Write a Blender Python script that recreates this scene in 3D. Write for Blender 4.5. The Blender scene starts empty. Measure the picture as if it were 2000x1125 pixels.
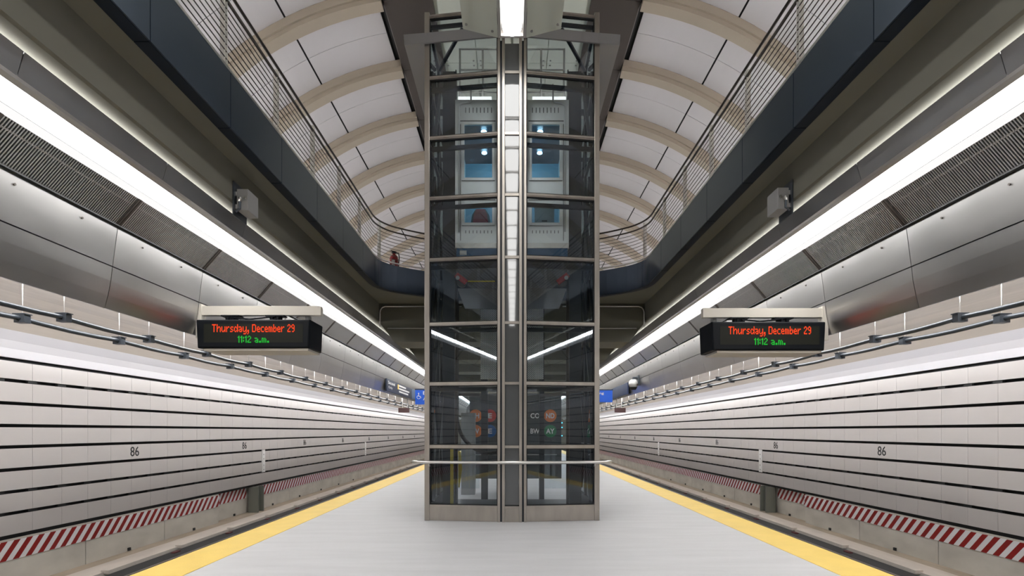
import bpy, math, random
from mathutils import Vector, Matrix
random.seed(7)
SC = bpy.context.scene
COL = SC.collection
PI = math.pi

# ------------------------------------------------------------------ camera
FPX = 1110.0
cam_d = bpy.data.cameras.new('camera')
cam_d.sensor_fit = 'HORIZONTAL'; cam_d.sensor_width = 36.0
cam_d.lens = 36.0 * FPX / 2000.0
cam_d.shift_y = (842 - 562.5) / 2000.0
cam_d.clip_start = 0.05; cam_d.clip_end = 300
cam = bpy.data.objects.new('camera', cam_d); COL.objects.link(cam)
cam.location = (0, 0, 1.5); cam.rotation_euler = (PI / 2, 0, 0)
SC.camera = cam
# ------------------------------------------------------------------ world / exposure
w = bpy.data.worlds.new('world'); SC.world = w; w.use_nodes = True
w.node_tree.nodes['Background'].inputs[0].default_value = (0.9, 0.95, 1, 1)
w.node_tree.nodes['Background'].inputs[1].default_value = 0.05
SC.view_settings.view_transform = 'Standard'; SC.view_settings.look = 'None'
SC.view_settings.gamma = 1; SC.view_settings.use_curve_mapping = False
SC.view_settings.exposure = 0.0
SC.cycles.transparent_max_bounces = 32
SC.cycles.max_bounces = 10; SC.cycles.diffuse_bounces = 5; SC.cycles.glossy_bounces = 5
SC.cycles.caustics_reflective = False; SC.cycles.caustics_refractive = False
SC.cycles.sample_clamp_indirect = 6
L_STRIP, L_CENTRE, L_UPLIGHT, L_TRACK = 20.0, 20.0, 43.0, 23.0     # radiance of the three kinds of linear lamp
Y0, Y1 = -18.0, 70.0                             # ends of the station

# ------------------------------------------------------------------ materials
def srgb(r, g, b):
    f = lambda c: (c / 12.92 if c <= 0.04045 else ((c + 0.055) / 1.055) ** 2.4)
    return (f(r / 255), f(g / 255), f(b / 255))
def mat(name, col, rough=0.6, metal=0.0, noise=0.0, nscale=(3, 3, 3), bump=0.0, bscale=40, spec=0.5, bstretch=(1, 1, 1)):
    m = bpy.data.materials.new(name); m.use_nodes = True
    nt = m.node_tree; b = nt.nodes['Principled BSDF']
    b.inputs['Roughness'].default_value = rough; b.inputs['Metallic'].default_value = metal
    b.inputs['Specular IOR Level'].default_value = spec
    b.inputs['Base Color'].default_value = (*col, 1)
    tc = nt.nodes.new('ShaderNodeTexCoord')
    if noise:
        mp = nt.nodes.new('ShaderNodeMapping'); mp.inputs['Scale'].default_value = nscale
        n = nt.nodes.new('ShaderNodeTexNoise'); n.inputs['Scale'].default_value = 1.0; n.inputs['Detail'].default_value = 6
        nt.links.new(tc.outputs['Object'], mp.inputs['Vector']); nt.links.new(mp.outputs['Vector'], n.inputs['Vector'])
        cr = nt.nodes.new('ShaderNodeValToRGB')
        lo = [max(0, c * (1 - noise)) for c in col]; hi = [min(1, c * (1 + noise)) for c in col]
        cr.color_ramp.elements[0].position = 0.3; cr.color_ramp.elements[1].position = 0.7
        cr.color_ramp.elements[0].color = (*lo, 1); cr.color_ramp.elements[1].color = (*hi, 1)
        nt.links.new(n.outputs['Fac'], cr.inputs['Fac']); nt.links.new(cr.outputs['Color'], b.inputs['Base Color'])
        if metal > 0.5:
            mr = nt.nodes.new('ShaderNodeMapRange')
            mr.inputs['To Min'].default_value = max(0.05, rough - 0.1); mr.inputs['To Max'].default_value = rough + 0.12
            nt.links.new(n.outputs['Fac'], mr.inputs['Value']); nt.links.new(mr.outputs['Result'], b.inputs['Roughness'])
    if bump:
        mp2 = nt.nodes.new('ShaderNodeMapping'); mp2.inputs['Scale'].default_value = bstretch
        n2 = nt.nodes.new('ShaderNodeTexNoise'); n2.inputs['Scale'].default_value = bscale; n2.inputs['Detail'].default_value = 4
        bp = nt.nodes.new('ShaderNodeBump'); bp.inputs['Strength'].default_value = bump; bp.inputs['Distance'].default_value = 0.01
        nt.links.new(tc.outputs['Object'], mp2.inputs['Vector']); nt.links.new(mp2.outputs['Vector'], n2.inputs['Vector'])
        nt.links.new(n2.outputs['Fac'], bp.inputs['Height']); nt.links.new(bp.outputs['Normal'], b.inputs['Normal'])
    return m
def emit(name, col, s):
    m = bpy.data.materials.new(name); m.use_nodes = True; nt = m.node_tree
    nt.nodes.remove(nt.nodes['Principled BSDF'])
    e = nt.nodes.new('ShaderNodeEmission'); e.inputs[0].default_value = (*col, 1); e.inputs[1].default_value = s
    nt.links.new(e.outputs[0], nt.nodes['Material Output'].inputs[0]); return m
def glass(name, tint, ior=1.5, rough=0.0):
    m = bpy.data.materials.new(name); m.use_nodes = True; nt = m.node_tree
    nt.nodes.remove(nt.nodes['Principled BSDF'])
    t = nt.nodes.new('ShaderNodeBsdfTransparent'); t.inputs[0].default_value = (*tint, 1)
    g = nt.nodes.new('ShaderNodeBsdfGlossy'); g.inputs['Roughness'].default_value = rough; g.inputs[0].default_value = (0.9, 0.95, 1, 1)
    f = nt.nodes.new('ShaderNodeFresnel'); f.inputs[0].default_value = ior
    x = nt.nodes.new('ShaderNodeMixShader')
    nt.links.new(f.outputs[0], x.inputs[0]); nt.links.new(t.outputs[0], x.inputs[1]); nt.links.new(g.outputs[0], x.inputs[2])
    nt.links.new(x.outputs[0], nt.nodes['Material Output'].inputs[0]); return m
M = dict(
    floor=mat('platform_floor', srgb(206, 206, 209), 0.55, noise=0.05, nscale=(0.8, 5, 3), bump=0.5, bscale=9, bstretch=(1, 6, 1)),
    joint=mat('floor_joint', srgb(175, 175, 176), 0.8),
    yellow=mat('tactile_yellow', srgb(246, 212, 112), 0.5, noise=0.04, bump=0.4, bscale=60),
    vault=mat('vault_panel', srgb(206, 203, 207), 0.6, noise=0.03, nscale=(.6, .6, .6)),
    rib=mat('rib_beige', srgb(173, 162, 147), 0.6, noise=0.04, nscale=(.8, .8, .8)),
    dark=mat('near_black', (0.008, 0.009, 0.011), 0.7),
    spine=mat('spine_brown', srgb(84, 78, 76), 0.35, metal=0.3, noise=0.08, nscale=(1, .4, 1)),
    pale=mat('pale_reflector', srgb(208, 214, 206), 0.4),
    fascia=mat('fascia_blue', srgb(62, 73, 87), 0.28, metal=0.7),
    canopy=mat('canopy_steel', srgb(150, 150, 153), 0.4, metal=0.6),
    covewhite=mat('cove_white_paint', srgb(226, 226, 234), 0.25),
    soffit=mat('soffit_ink', srgb(14, 26, 40), 0.5, spec=.3),
    concrete=mat('beam_concrete', srgb(108, 107, 97), 0.85, noise=0.05, nscale=(1, .6, 2)),
    rawcon=mat('raw_concrete', srgb(208, 205, 198), 0.85, noise=0.12, nscale=(1.5, 1.2, 2.5), bump=0.2, bscale=12),
    bench=mat('bench_concrete', srgb(176, 164, 148), 0.9, noise=0.15, nscale=(3, 1, 3), bump=0.3, bscale=15),
    curb=mat('curb_concrete', srgb(214, 206, 198), 0.85, noise=0.1, nscale=(3, 1, 3)),
    steel=mat('duct_steel', (0.60, 0.59, 0.585), 0.34, metal=1.0, noise=0.08, nscale=(1.5, .5, 1.5)),
    steeldark=mat('dark_steel', (0.42, 0.42, 0.43), 0.48, metal=1.0, noise=0.10, nscale=(.8, .8, 1.5)),
    shaft=mat('shaft_steel', srgb(166, 160, 153), 0.36, metal=0.85, noise=0.12, nscale=(6, 6, 1.2)),
    shaftdk=mat('shaft_dark_paint', srgb(20, 32, 44), 0.4),
    mirror=mat('dark_polished_panel', (0.10, 0.105, 0.11), 0.03, spec=0.45),
    chrome=mat('rail_steel', (0.72, 0.70, 0.68), 0.3, metal=1.0),
    rail=mat('rail_dark', srgb(66, 60, 56), 0.4, metal=0.6),
    tile=mat('wall_panel', srgb(204, 200, 200), 0.26, noise=0.02, nscale=(.3, .5, .3), spec=0.6),
    white=mat('white_paint', srgb(232, 232, 232), 0.5),
    trackceil=mat('track_ceiling', srgb(208, 200, 192), 0.22, noise=0.06, nscale=(1.2, .15, 1), bump=0.6, bscale=1.2, bstretch=(1.6, .25, 1)),
    red=mat('stripe_red', srgb(140, 14, 14), 0.5),
    swhite=mat('stripe_white', srgb(244, 244, 248), 0.5),
    black=mat('black_plastic', srgb(10, 14, 20), 0.45, spec=0.15),
    screen=mat('screen', srgb(30, 31, 26), 0.5, spec=0.15),
    ledred=emit('led_red', srgb(255, 74, 36), 1.15), ledgreen=emit('led_green', srgb(40, 190, 60), 1.0),
    greybox=mat('grey_box', srgb(150, 150, 150), 0.5), pipe=mat('dark_pipe', srgb(72, 78, 86), 0.35, metal=0.4),
    bracket=mat('bracket_paint', srgb(206, 200, 190), 0.45),
    glass=glass('shaft_glass', (0.90, 0.935, 0.955), 1.52), carglass=glass('car_glass', (0.80, 0.92, 0.96), 1.45),
    carsteel=mat('car_steel', (0.84, 0.82, 0.78), 0.42, metal=0.35, noise=0.05, nscale=(2, 2, 4)),
    carin=mat('car_interior', srgb(90, 128, 146), 0.4),
    blue=mat('car_blue', srgb(44, 96, 136), 0.5),
    perf=None,
    strip=emit('tube_white', (1, .985, .96), L_STRIP), centre=emit('centre_white', (1, .99, .97), L_CENTRE),
    lip=emit('lip_glow', (1, .99, .98), 1.0), slot=emit('added_slot_white', (1, .985, .96), 13.0), track=emit('track_white', (1, .985, .97), L_TRACK), cove=emit('uplight_white', (1, .975, .95), L_UPLIGHT), spot=emit('spot_blue', (.6, .85, 1), 14), bluled=emit('led_cyan', (.1, .7, 1), 3),  # slot and cove emitters belong to added, unseen lamps
    lampbar=emit('lamp_bar', (1, 1, .95), 1.3),
    red2=mat('pulley_red', srgb(170, 40, 50), 0.5), yel2=mat('safety_yellow', srgb(214, 190, 50), 0.5),
    signblue=mat('sign_blue', srgb(18, 92, 214), 0.4), navy=mat('sign_navy', srgb(24, 34, 58), 0.4),
    orange=mat('disc_orange', srgb(244, 132, 66), 0.5), discred=mat('disc_red', srgb(200, 62, 58), 0.5),
    discblue=mat('disc_blue', srgb(0, 98, 172), 0.5), discgreen=mat('disc_green', srgb(38, 128, 84), 0.5),
    board=mat('board_dark', srgb(58, 66, 70), 0.4), textwhite=mat('text_white', srgb(240, 240, 240), 0.5),
    ink=mat('number_ink', srgb(30, 34, 38), 0.5), maroon=mat('maroon', srgb(96, 70, 72), 0.5),
    extred=mat('extinguisher_red', srgb(150, 30, 32), 0.35), cloth=mat('bag_cloth', srgb(88, 86, 92), 0.9, bump=.3),
    clothred=mat('bag_red', srgb(160, 46, 58), 0.9), rubber=mat('rubber', srgb(40, 42, 44), 0.7), rust=mat('insulator', srgb(84, 40, 42), 0.8),
    bed=mat('track_bed', srgb(80, 76, 70), 0.95, noise=0.2, nscale=(3, 3, 3)), head=mat('rail_head', (0.45, 0.42, 0.4), 0.3, metal=1),
    orangebrown=mat('poster_orange', srgb(190, 120, 90), 0.6),
)
def perf_mat():
    m = mat('perforated_sheet', srgb(235, 235, 230), 0.5); nt = m.node_tree; b = nt.nodes['Principled BSDF']
    tc = nt.nodes.new('ShaderNodeTexCoord'); mp = nt.nodes.new('ShaderNodeMapping')
    mp.inputs['Rotation'].default_value = (0, PI / 4, 0); mp.inputs['Scale'].default_value = (34, 0, 34)
    v = nt.nodes.new('ShaderNodeTexVoronoi'); v.inputs['Scale'].default_value = 1; v.inputs['Randomness'].default_value = 0
    mt = nt.nodes.new('ShaderNodeMath'); mt.operation = 'GREATER_THAN'; mt.inputs[1].default_value = 0.30
    mx = nt.nodes.new('ShaderNodeMixRGB'); mx.inputs[1].default_value = (0.01, 0.01, 0.01, 1); mx.inputs[2].default_value = (*srgb(240, 240, 234), 1)
    nt.links.new(tc.outputs['Object'], mp.inputs[0]); nt.links.new(mp.outputs[0], v.inputs['Vector'])
    nt.links.new(v.outputs['Distance'], mt.inputs[0]); nt.links.new(mt.outputs[0], mx.inputs[0]); nt.links.new(mx.outputs[0], b.inputs['Base Color'])
    return m
M['perf'] = perf_mat()
for n_ in M['trackceil'].node_tree.nodes:
    if n_.type == 'BUMP': n_.inputs['Distance'].default_value = 0.05

# ------------------------------------------------------------------ mesh builder
class MB:
    def __init__(s): s.v = []; s.f = []; s.m = []
    def add(s, vs, fs, mi=0):
        o = len(s.v); s.v += [tuple(p) for p in vs]
        for f in fs: s.f.append([i + o for i in f]); s.m.append(mi)
        return s
    def box(s, x0, x1, y0, y1, z0, z1, mi=0):
        x0, x1 = min(x0, x1), max(x0, x1); y0, y1 = min(y0, y1), max(y0, y1); z0, z1 = min(z0, z1), max(z0, z1)
        vs = [(x0, y0, z0), (x1, y0, z0), (x1, y1, z0), (x0, y1, z0), (x0, y0, z1), (x1, y0, z1), (x1, y1, z1), (x0, y1, z1)]
        return s.add(vs, [(0, 3, 2, 1), (4, 5, 6, 7), (0, 1, 5, 4), (1, 2, 6, 5), (2, 3, 7, 6), (3, 0, 4, 7)], mi)
    def prism(s, poly, y0, y1, mi=0):               # closed (x,z) polygon extruded along y
        n = len(poly)
        a = sum(poly[i][0] * poly[(i + 1) % n][1] - poly[(i + 1) % n][0] * poly[i][1] for i in range(n))
        if a < 0: poly = poly[::-1]
        vs = [(x, y0, z) for x, z in poly] + [(x, y1, z) for x, z in poly]
        fs = [tuple(range(n)), tuple(range(2 * n - 1, n - 1, -1))] + [(i, i + n, (i + 1) % n + n, (i + 1) % n) for i in range(n)]
        return s.add(vs, fs, mi)
    def prism_z(s, poly, z0, z1, mi=0):             # closed (x,y) polygon extruded along z
        n = len(poly)
        a = sum(poly[i][0] * poly[(i + 1) % n][1] - poly[(i + 1) % n][0] * poly[i][1] for i in range(n))
        if a < 0: poly = poly[::-1]
        vs = [(x, y, z0) for x, y in poly] + [(x, y, z1) for x, y in poly]
        fs = [tuple(range(n - 1, -1, -1)), tuple(range(n, 2 * n))] + [(i, (i + 1) % n, (i + 1) % n + n, i + n) for i in range(n)]
        return s.add(vs, fs, mi)
    def prism_x(s, poly, x0, x1, mi=0):             # closed (y,z) polygon extruded along x
        n = len(poly)
        vs = [(x0, y, z) for y, z in poly] + [(x1, y, z) for y, z in poly]
        fs = [tuple(range(n)), tuple(range(2 * n - 1, n - 1, -1))] + [(i, i + n, (i + 1) % n + n, (i + 1) % n) for i in range(n)]
        return s.add(vs, fs, mi)
    def bar(s, p0, p1, w, h, mi=0, up=(0, 0, 1)):   # rectangular bar, w across, h along up
        p0, p1, up = Vector(p0), Vector(p1), Vector(up); d = (p1 - p0).normalized()
        r = d.cross(up)
        if r.length < 1e-5: r = Vector((1, 0, 0))
        r.normalize(); u = r.cross(d).normalized()
        vs = []
        for p in (p0, p1):
            for a, b in ((-1, -1), (1, -1), (1, 1), (-1, 1)): vs.append(p + r * a * w / 2 + u * b * h / 2)
        return s.add(vs, [(0, 1, 2, 3), (7, 6, 5, 4), (0, 4, 5, 1), (1, 5, 6, 2), (2, 6, 7, 3), (3, 7, 4, 0)], mi)
    def tube(s, path, r, n=8, mi=0):
        path = [Vector(p) for p in path]; o = len(s.v); N = len(path)
        prev = None
        for i, p in enumerate(path):
            d = (path[min(i + 1, N - 1)] - path[max(i - 1, 0)]).normalized()
            if prev is None:
                a = Vector((0, 0, 1)) if abs(d.z) < 0.9 else Vector((1, 0, 0))
            else: a = prev
            u = (a - d * a.dot(d)).normalized(); prev = u; v = d.cross(u)
            rr = r[i] if isinstance(r, (list, tuple)) else r
            for k in range(n):
                t = 2 * PI * k / n; s.v.append(tuple(p + (u * math.cos(t) + v * math.sin(t)) * rr))
        for i in range(N - 1):
            for k in range(n):
                a = o + i * n + k; b = o + i * n + (k + 1) % n
                s.f.append([a, b, b + n, a + n]); s.m.append(mi)
        s.f.append([o + k for k in range(n)][::-1]); s.m.append(mi)
        s.f.append([o + (N - 1) * n + k for k in range(n)]); s.m.append(mi)
        return s
    def lathe(s, prof, c, axis='z', n=20, mi=0):    # prof: (r, t)
        o = len(s.v); c = Vector(c)
        for r, t in prof:
            for k in range(n):
                a = 2 * PI * k / n; x, y = r * math.cos(a), r * math.sin(a)
                p = {'z': (x, y, t), 'y': (x, t, y), 'x': (t, x, y)}[axis]
                s.v.append(tuple(c + Vector(p)))
        for i in range(len(prof) - 1):
            for k in range(n):
                a = o + i * n + k; b = o + i * n + (k + 1) % n
                s.f.append([a, b, b + n, a + n]); s.m.append(mi)
        s.f.append([o + k for k in range(n)][::-1]); s.m.append(mi)
        s.f.append([o + (len(prof) - 1) * n + k for k in range(n)]); s.m.append(mi)
        return s
def obj(name, mb, mats, parent=None, smooth=False, label=None, bevel=0, loc=None):
    me = bpy.data.meshes.new(name)
    off = Vector(loc) if loc else Vector((0, 0, 0))
    me.from_pydata([tuple(Vector(v) - off) for v in mb.v], [], mb.f); me.update()
    if not isinstance(mats, (list, tuple)): mats = [mats]
    for m in mats: me.materials.append(m)
    me.polygons.foreach_set('material_index', mb.m)
    if smooth: me.polygons.foreach_set('use_smooth', [len(f) == 4 for f in mb.f])
    o = bpy.data.objects.new(name, me); COL.objects.link(o); o.location = off
    if parent is not None: o.parent = parent
    if label: o['label'] = label
    if bevel:
        b = o.modifiers.new('bevel', 'BEVEL'); b.width = bevel; b.segments = 2; b.limit_method = 'ANGLE'
    return o
def thing(name, label, cat, group=None, loc=(0, 0, 0)):
    o = bpy.data.objects.new(name, None); COL.objects.link(o); o.location = loc; o.empty_display_size = 0.1
    o['label'] = label; o['category'] = cat
    if group: o['group'] = group
    return o
def tag(o, label, cat, group=None):
    o['label'] = label; o['category'] = cat
    if group: o['group'] = group
    return o
def struct(name, mb, mats, label=None, **k):
    o = obj(name, mb, mats, **k); o['kind'] = 'structure'
    if label: o['label'] = label
    return o
def share(o, name, parent, d):                       # copy sharing mesh data, moved by d
    c = o.copy(); COL.objects.link(c); c.name = name; c.parent = parent; c.location = Vector(o.location) + Vector(d); return c
def text_obj(name, body, w_, h_, place, m, parent=None, depth=0.004, bold=0.0, align='center'):
    """text as mesh, fitted to w_ x h_; place maps (u, v, depth) to world"""
    cu = bpy.data.curves.new(name + '_curve', 'FONT'); cu.body = body; cu.offset = bold; cu.extrude = 0.5; cu.resolution_u = 3
    t = bpy.data.objects.new(name + '_tmp', cu); COL.objects.link(t)
    dg = bpy.context.evaluated_depsgraph_get(); me = bpy.data.meshes.new_from_object(t.evaluated_get(dg))
    COL.objects.unlink(t); bpy.data.objects.remove(t)
    xs = [v.co.x for v in me.vertices]; ys = [v.co.y for v in me.vertices]
    x0, x1, y0, y1 = min(xs), max(xs), min(ys), max(ys)
    for v in me.vertices:
        u = ((v.co.x - x0) / (x1 - x0) - 0.5) * w_; vv = ((v.co.y - y0) / (y1 - y0) - 0.5) * h_
        v.co = Vector(place(u, vv, depth if v.co.z > 0 else 0))
    me.materials.clear(); me.materials.append(m); me.update()
    o = bpy.data.objects.new(name, me); COL.objects.link(o); o.parent = parent
    return o
SIDES = ((-1, 'left'), (1, 'right'))
ORD = ['first', 'second', 'third', 'fourth', 'fifth', 'sixth', 'seventh', 'eighth', 'ninth', 'tenth', 'eleventh', 'twelfth', 'thirteenth',
       'fourteenth', 'fifteenth', 'sixteenth', 'seventeenth', 'eighteenth', 'nineteenth', 'twentieth']

# ================================================================== PLATFORM
PX = 3.98
mb = MB(); mb.box(-3.41, 3.41, Y0, Y1, -0.35, 0)
struct('floor', mb, M['floor'], 'pale grey platform floor')
for s, sd in SIDES:
    mb = MB(); mb.box(s * 3.412, s * 3.955, Y0, Y1, -0.35, 0.004)
    mb2 = None
    o = struct('trim_%d' % (1 if s < 0 else 2), mb, M['yellow'], 'yellow tactile strip along the %s platform edge' % sd)
    mb = MB(); mb.box(s * 3.956, s * 3.985, Y0, Y1, -0.3, -0.004); mb.box(s * 3.0, s * 3.8, Y0, Y1, -1.4, -0.36)
    struct('trim_%d' % (3 if s < 0 else 4), mb, M['rubber'], 'dark rubber nosing of the %s platform edge' % sd)

# ================================================================== TRACK TRENCH, WALLS
ROWZ = [2.63, 2.30, 1.94, 1.587, 1.25, 0.89, 0.54, 0.20, -0.16]
XW = 7.9
for s, sd in SIDES:
    k = 1 if s < 0 else 2
    mb = MB(); mb.box(s * 3.8, s * 8.3, Y0, Y1, -1.6, -1.35)
    struct('floor.%03d' % k, mb, M['bed'], '%s track bed' % sd)
    mb = MB(); mb.box(s * 7.62, s * 8.2, Y0, Y1, -1.35, -0.98, 0); mb.box(s * 7.15, s * 7.62, Y0, Y1, -1.35, -0.97, 1)
    struct('trim_%d' % (4 + k), mb, [M['bench'], M['curb']], 'concrete bench along the %s track wall' % sd)
    # concrete base wall with joints and the recess beside the steel column
    mb = MB()
    def seg(y0, y1, x):
        y = y0
        while y < y1 - 0.01:
            e = min(y + 2.4, y1); mb.box(s * x, s * 8.3, y + 0.012, e - 0.012, -0.98, -0.205); y = e
    ph = 10.57 - 2.4 * 12
    seg(ph, 15.37, 7.93); seg(15.37, 18.0, 8.10); seg(18.0, Y1, 7.99)
    mb.box(s * 8.25, s * 8.4, Y0, Y1, -1.3, 3.2)
    struct('wall_' + sd, mb, M['rawcon'], 'raw concrete base of the %s track wall' % sd)
    # panelled lining: rows of boards with dark open joints
    lin = MB(); lin.box(s * 8.0, s * 8.06, Y0, Y1, -0.2, 2.72, 1)
    phase = 9.363 if s < 0 else 11.68
    n0 = int((Y0 - phase) / 0.61)
    for i in range(len(ROWZ) - 1):
        zt, zb = ROWZ[i] - 0.027, ROWZ[i + 1] + 0.027
        y = phase + n0 * 0.61
        while y < Y1:
            lin.box(s * XW, s * 7.93, max(y, Y0) + 0.003, min(y + 0.61, Y1) - 0.003, zb, zt, 0); y += 0.61
        # small fixing clips bridging the open joint
        if i in (0, 5, 6):
            y = phase + (n0 + 1) * 0.61
            while y < 40:
                lin.box(s * 7.93, s * 7.98, y - 0.05, y + 0.13, ROWZ[i + 1] - 0.02, ROWZ[i + 1] + 0.02, 2); y += 0.61
    lin.box(s * 7.95, s * 8.1, Y0, Y1, ROWZ[-1] - 0.045, ROWZ[-1] + 0.03, 1)
    wl = obj('wall_%s_lining' % sd, lin, [M['tile'], M['dark'], M['rubber']]); wl.name = 'wall_%s.001' % sd; wl['kind'] = 'structure'
    wl['label'] = 'light grey panels with dark open joints lining the %s track wall' % sd
    # cove and track ceiling
    cove = [(7.90, 2.66), (7.89, 2.80), (7.84, 2.92), (7.72, 3.06), (7.5, 3.20), (7.2, 3.31), (6.8, 3.39), (6.2, 3.44), (5.16, 3.46)]
    mb = MB(); mb.prism([(s * x, z) for x, z in cove[:4]] + [(s * 7.74, 3.08), (s * 8.0, 3.08), (s * 8.0, 2.66)], Y0, Y1)
    struct('trim_%d' % (13 + k), mb, M['covewhite'], 'glossy white cove along the top of the %s track wall' % sd)
    mb = MB(); mb.prism([(s * x, z) for x, z in cove[3:]] + [(s * 5.16, 3.56), (s * 8.3, 3.56), (s * 8.3, 3.085), (s * 7.73, 3.085)], Y0, Y1)
    struct('ceiling.%03d' % k, mb, M['trackceil'], 'beige ceiling over the %s track' % sd, smooth=False)
    # red and white band
    st = MB(); st.v = []
    def band(y0, y1, x):
        # slanted parallelograms, pitch 0.237
        p = 0.237; zt, zb = -0.235, -0.535; sl = 0.27 * (1 if s < 0 else -1)
        i0 = int((y0 - 1) / p) - 2; i1 = int((y1 + 1) / p) + 2
        for i in range(i0, i1):
            for hf, mi in ((0, 0), (0.5, 1)):
                a = (i + hf) * p; b = a + p / 2
                poly = [(a, zb), (b, zb), (b + sl, zt), (a + sl, zt)]
                def clip(pts, lim, keep_less):
                    out = []
                    for q in range(len(pts)):
                        c, d = pts[q], pts[(q + 1) % len(pts)]
                        ic = c[0] <= lim if keep_less else c[0] >= lim; idd = d[0] <= lim if keep_less else d[0] >= lim
                        if ic: out.append(c)
                        if ic != idd:
                            t = (lim - c[0]) / (d[0] - c[0]); out.append((lim, c[1] + t * (d[1] - c[1])))
                    return out
                poly = clip(poly, y1, True)
                if len(poly) > 2: poly = clip(poly, y0, False)
                if len(poly) > 2: st.prism_x(poly, s * x, s * (x + 0.012), mi)
    for a_, b_, x_, ds in ((Y0, 15.37, 7.915, 'nearest part before the recess'), (15.37, 17.3, 8.085, 'short part inside the recess'), (18.0, 60, 7.975, 'far part beyond the column')):
        st = MB(); band(a_, b_, x_)
        tag(obj('hazard_stripe_band', st, [M['red'], M['swhite']]), 'red and white hazard band on the %s wall, %s' % (sd, ds), 'hazard band')
    # steel column in the recess
    c = MB(); c.box(s * 7.72, s * 8.02, 17.28, 17.32, -0.98, -0.2); c.box(s * 7.72, s * 8.02, 17.66, 17.70, -0.98, -0.2); c.box(s * 7.85, s * 7.88, 17.32, 17.66, -0.98, -0.2)
    tag(obj('steel_column', c, mat('column_paint', srgb(124, 128, 122), .5)), 'short grey steel column standing in the recess of the %s track wall' % sd, 'column')
    # white joint covers
    for j, yy in enumerate((18.05, 30.6)):
        c = MB(); c.box(s * 7.885, s * 7.905, yy - 0.11, yy + 0.11, 0.20, 0.91); 
        for z in (.28, .42, .62, .76): c.lathe([(0.02, 0), (0.02, 0.006)], (s * 7.885 - (0.006 if s > 0 else 0), yy, z), 'x', 8, 1)
        tag(obj('joint_cover', c, [M['white'], M['greybox']]), 'white vertical joint cover on the %s track wall, %s' % (sd, ('beside the steel column', 'the more distant one')[j]), 'joint cover', 'joint covers on the %s wall' % sd)
    # 86 numbers
    for i in range(8):
        yy = (11.9 if s < 0 else 12.14) + 4.88 * i
        def pl(u, v, d, s=s, yy=yy): return (s * (XW - d - 0.001), yy + (u if s < 0 else -u), 1.075 + v)
        o = text_obj('station_number', '86', 0.27, 0.20, pl, M['ink'], None, 0.003, 0.004)
        tag(o, 'black number 86 on the %s track wall, %s from the camera' % (sd, 'nearest' if i == 0 else ORD[i]), 'number', 'station numbers on the %s wall' % sd)
    # third rail with cover board and brackets
    t = thing('third_rail', 'dark covered third rail beside the bench of the %s track' % sd, 'third rail')
    mb = MB(); mb.box(s * 6.60, s * 6.66, Y0, Y1, -1.06, -0.985); obj('edge_rail', mb, M['head'], t)
    mb = MB(); mb.box(s * 6.70, s * 7.04, Y0, Y1, -1.03, -1.0); obj('cover_board', mb, M['rubber'], t)
    mb = MB(); mb.box(s * 6.78, s * 6.94, Y0, Y1, -1.28, -1.12); obj('conductor', mb, M['head'], t)
    b0 = MB(); b0.box(s * 7.06, s * 7.2, -.05, .05, -1.0, -0.94); b0.box(s * 6.62, s * 7.06, -.04, .04, -1.34, -1.04)
    b0 = obj('bracket', b0, M['curb'], t, loc=(0, 0, 0)); b0.location.y = 1.2
    i0 = MB(); i0.box(s * 6.88, s * 6.96, -.10, .10, -0.998, -0.975); i0 = obj('insulator', i0, M['rust'], t); i0.location.y = 0.7
    for q in range(1, 18):
        share(b0, 'bracket', t, (0, 2.2 * q, 0)); share(i0, 'insulator', t, (0, 2.2 * q, 0))
    # running rails
    for j, x in enumerate((4.75, 6.18)):
        mb = MB(); mb.prism([(s * (x - .07), -1.35), (s * (x + .07), -1.35), (s * (x + .02), -1.3), (s * (x + .02), -1.24), (s * (x + .037), -1.23), (s * (x + .037), -1.19), (s * (x - .037), -1.19), (s * (x - .037), -1.23), (s * (x - .02), -1.24), (s * (x - .02), -1.3)], Y0, Y1)
        tag(obj('running_rail', mb, M['head']), 'steel running rail of the %s track, the one %s' % (sd, ('by the platform', 'by the third rail')[j]), 'rail', 'running rails')
    # drain holes
    for q in range(8):
        mb = MB(); mb.box(s * 7.90, s * 7.93, 11.75 + 2.4 * q - .035, 11.75 + 2.4 * q + .035, -0.97, -0.91)
        if 11.75 + 2.4 * q > 15.37: mb.v = [(v[0] + s * (0.06 if 11.75 + 2.4 * q > 18 else .17), v[1], v[2]) for v in mb.v]
        tag(obj('drain_outlet', mb, M['rubber']), 'small dark drain outlet at the foot of the %s wall, %s from the camera' % (sd, 'nearest' if q == 0 else ORD[q]), 'drain', 'drain outlets of the %s wall' % sd)
mb = MB(); mb.box(-8.4, 8.4, Y0 - .3, Y0, -1.6, 12); struct('wall_back', mb, M['concrete'])
mb = MB(); mb.box(-8.4, 8.4, Y1, Y1 + .3, -1.6, 12); struct('wall_front', mb, M['concrete'])

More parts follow.
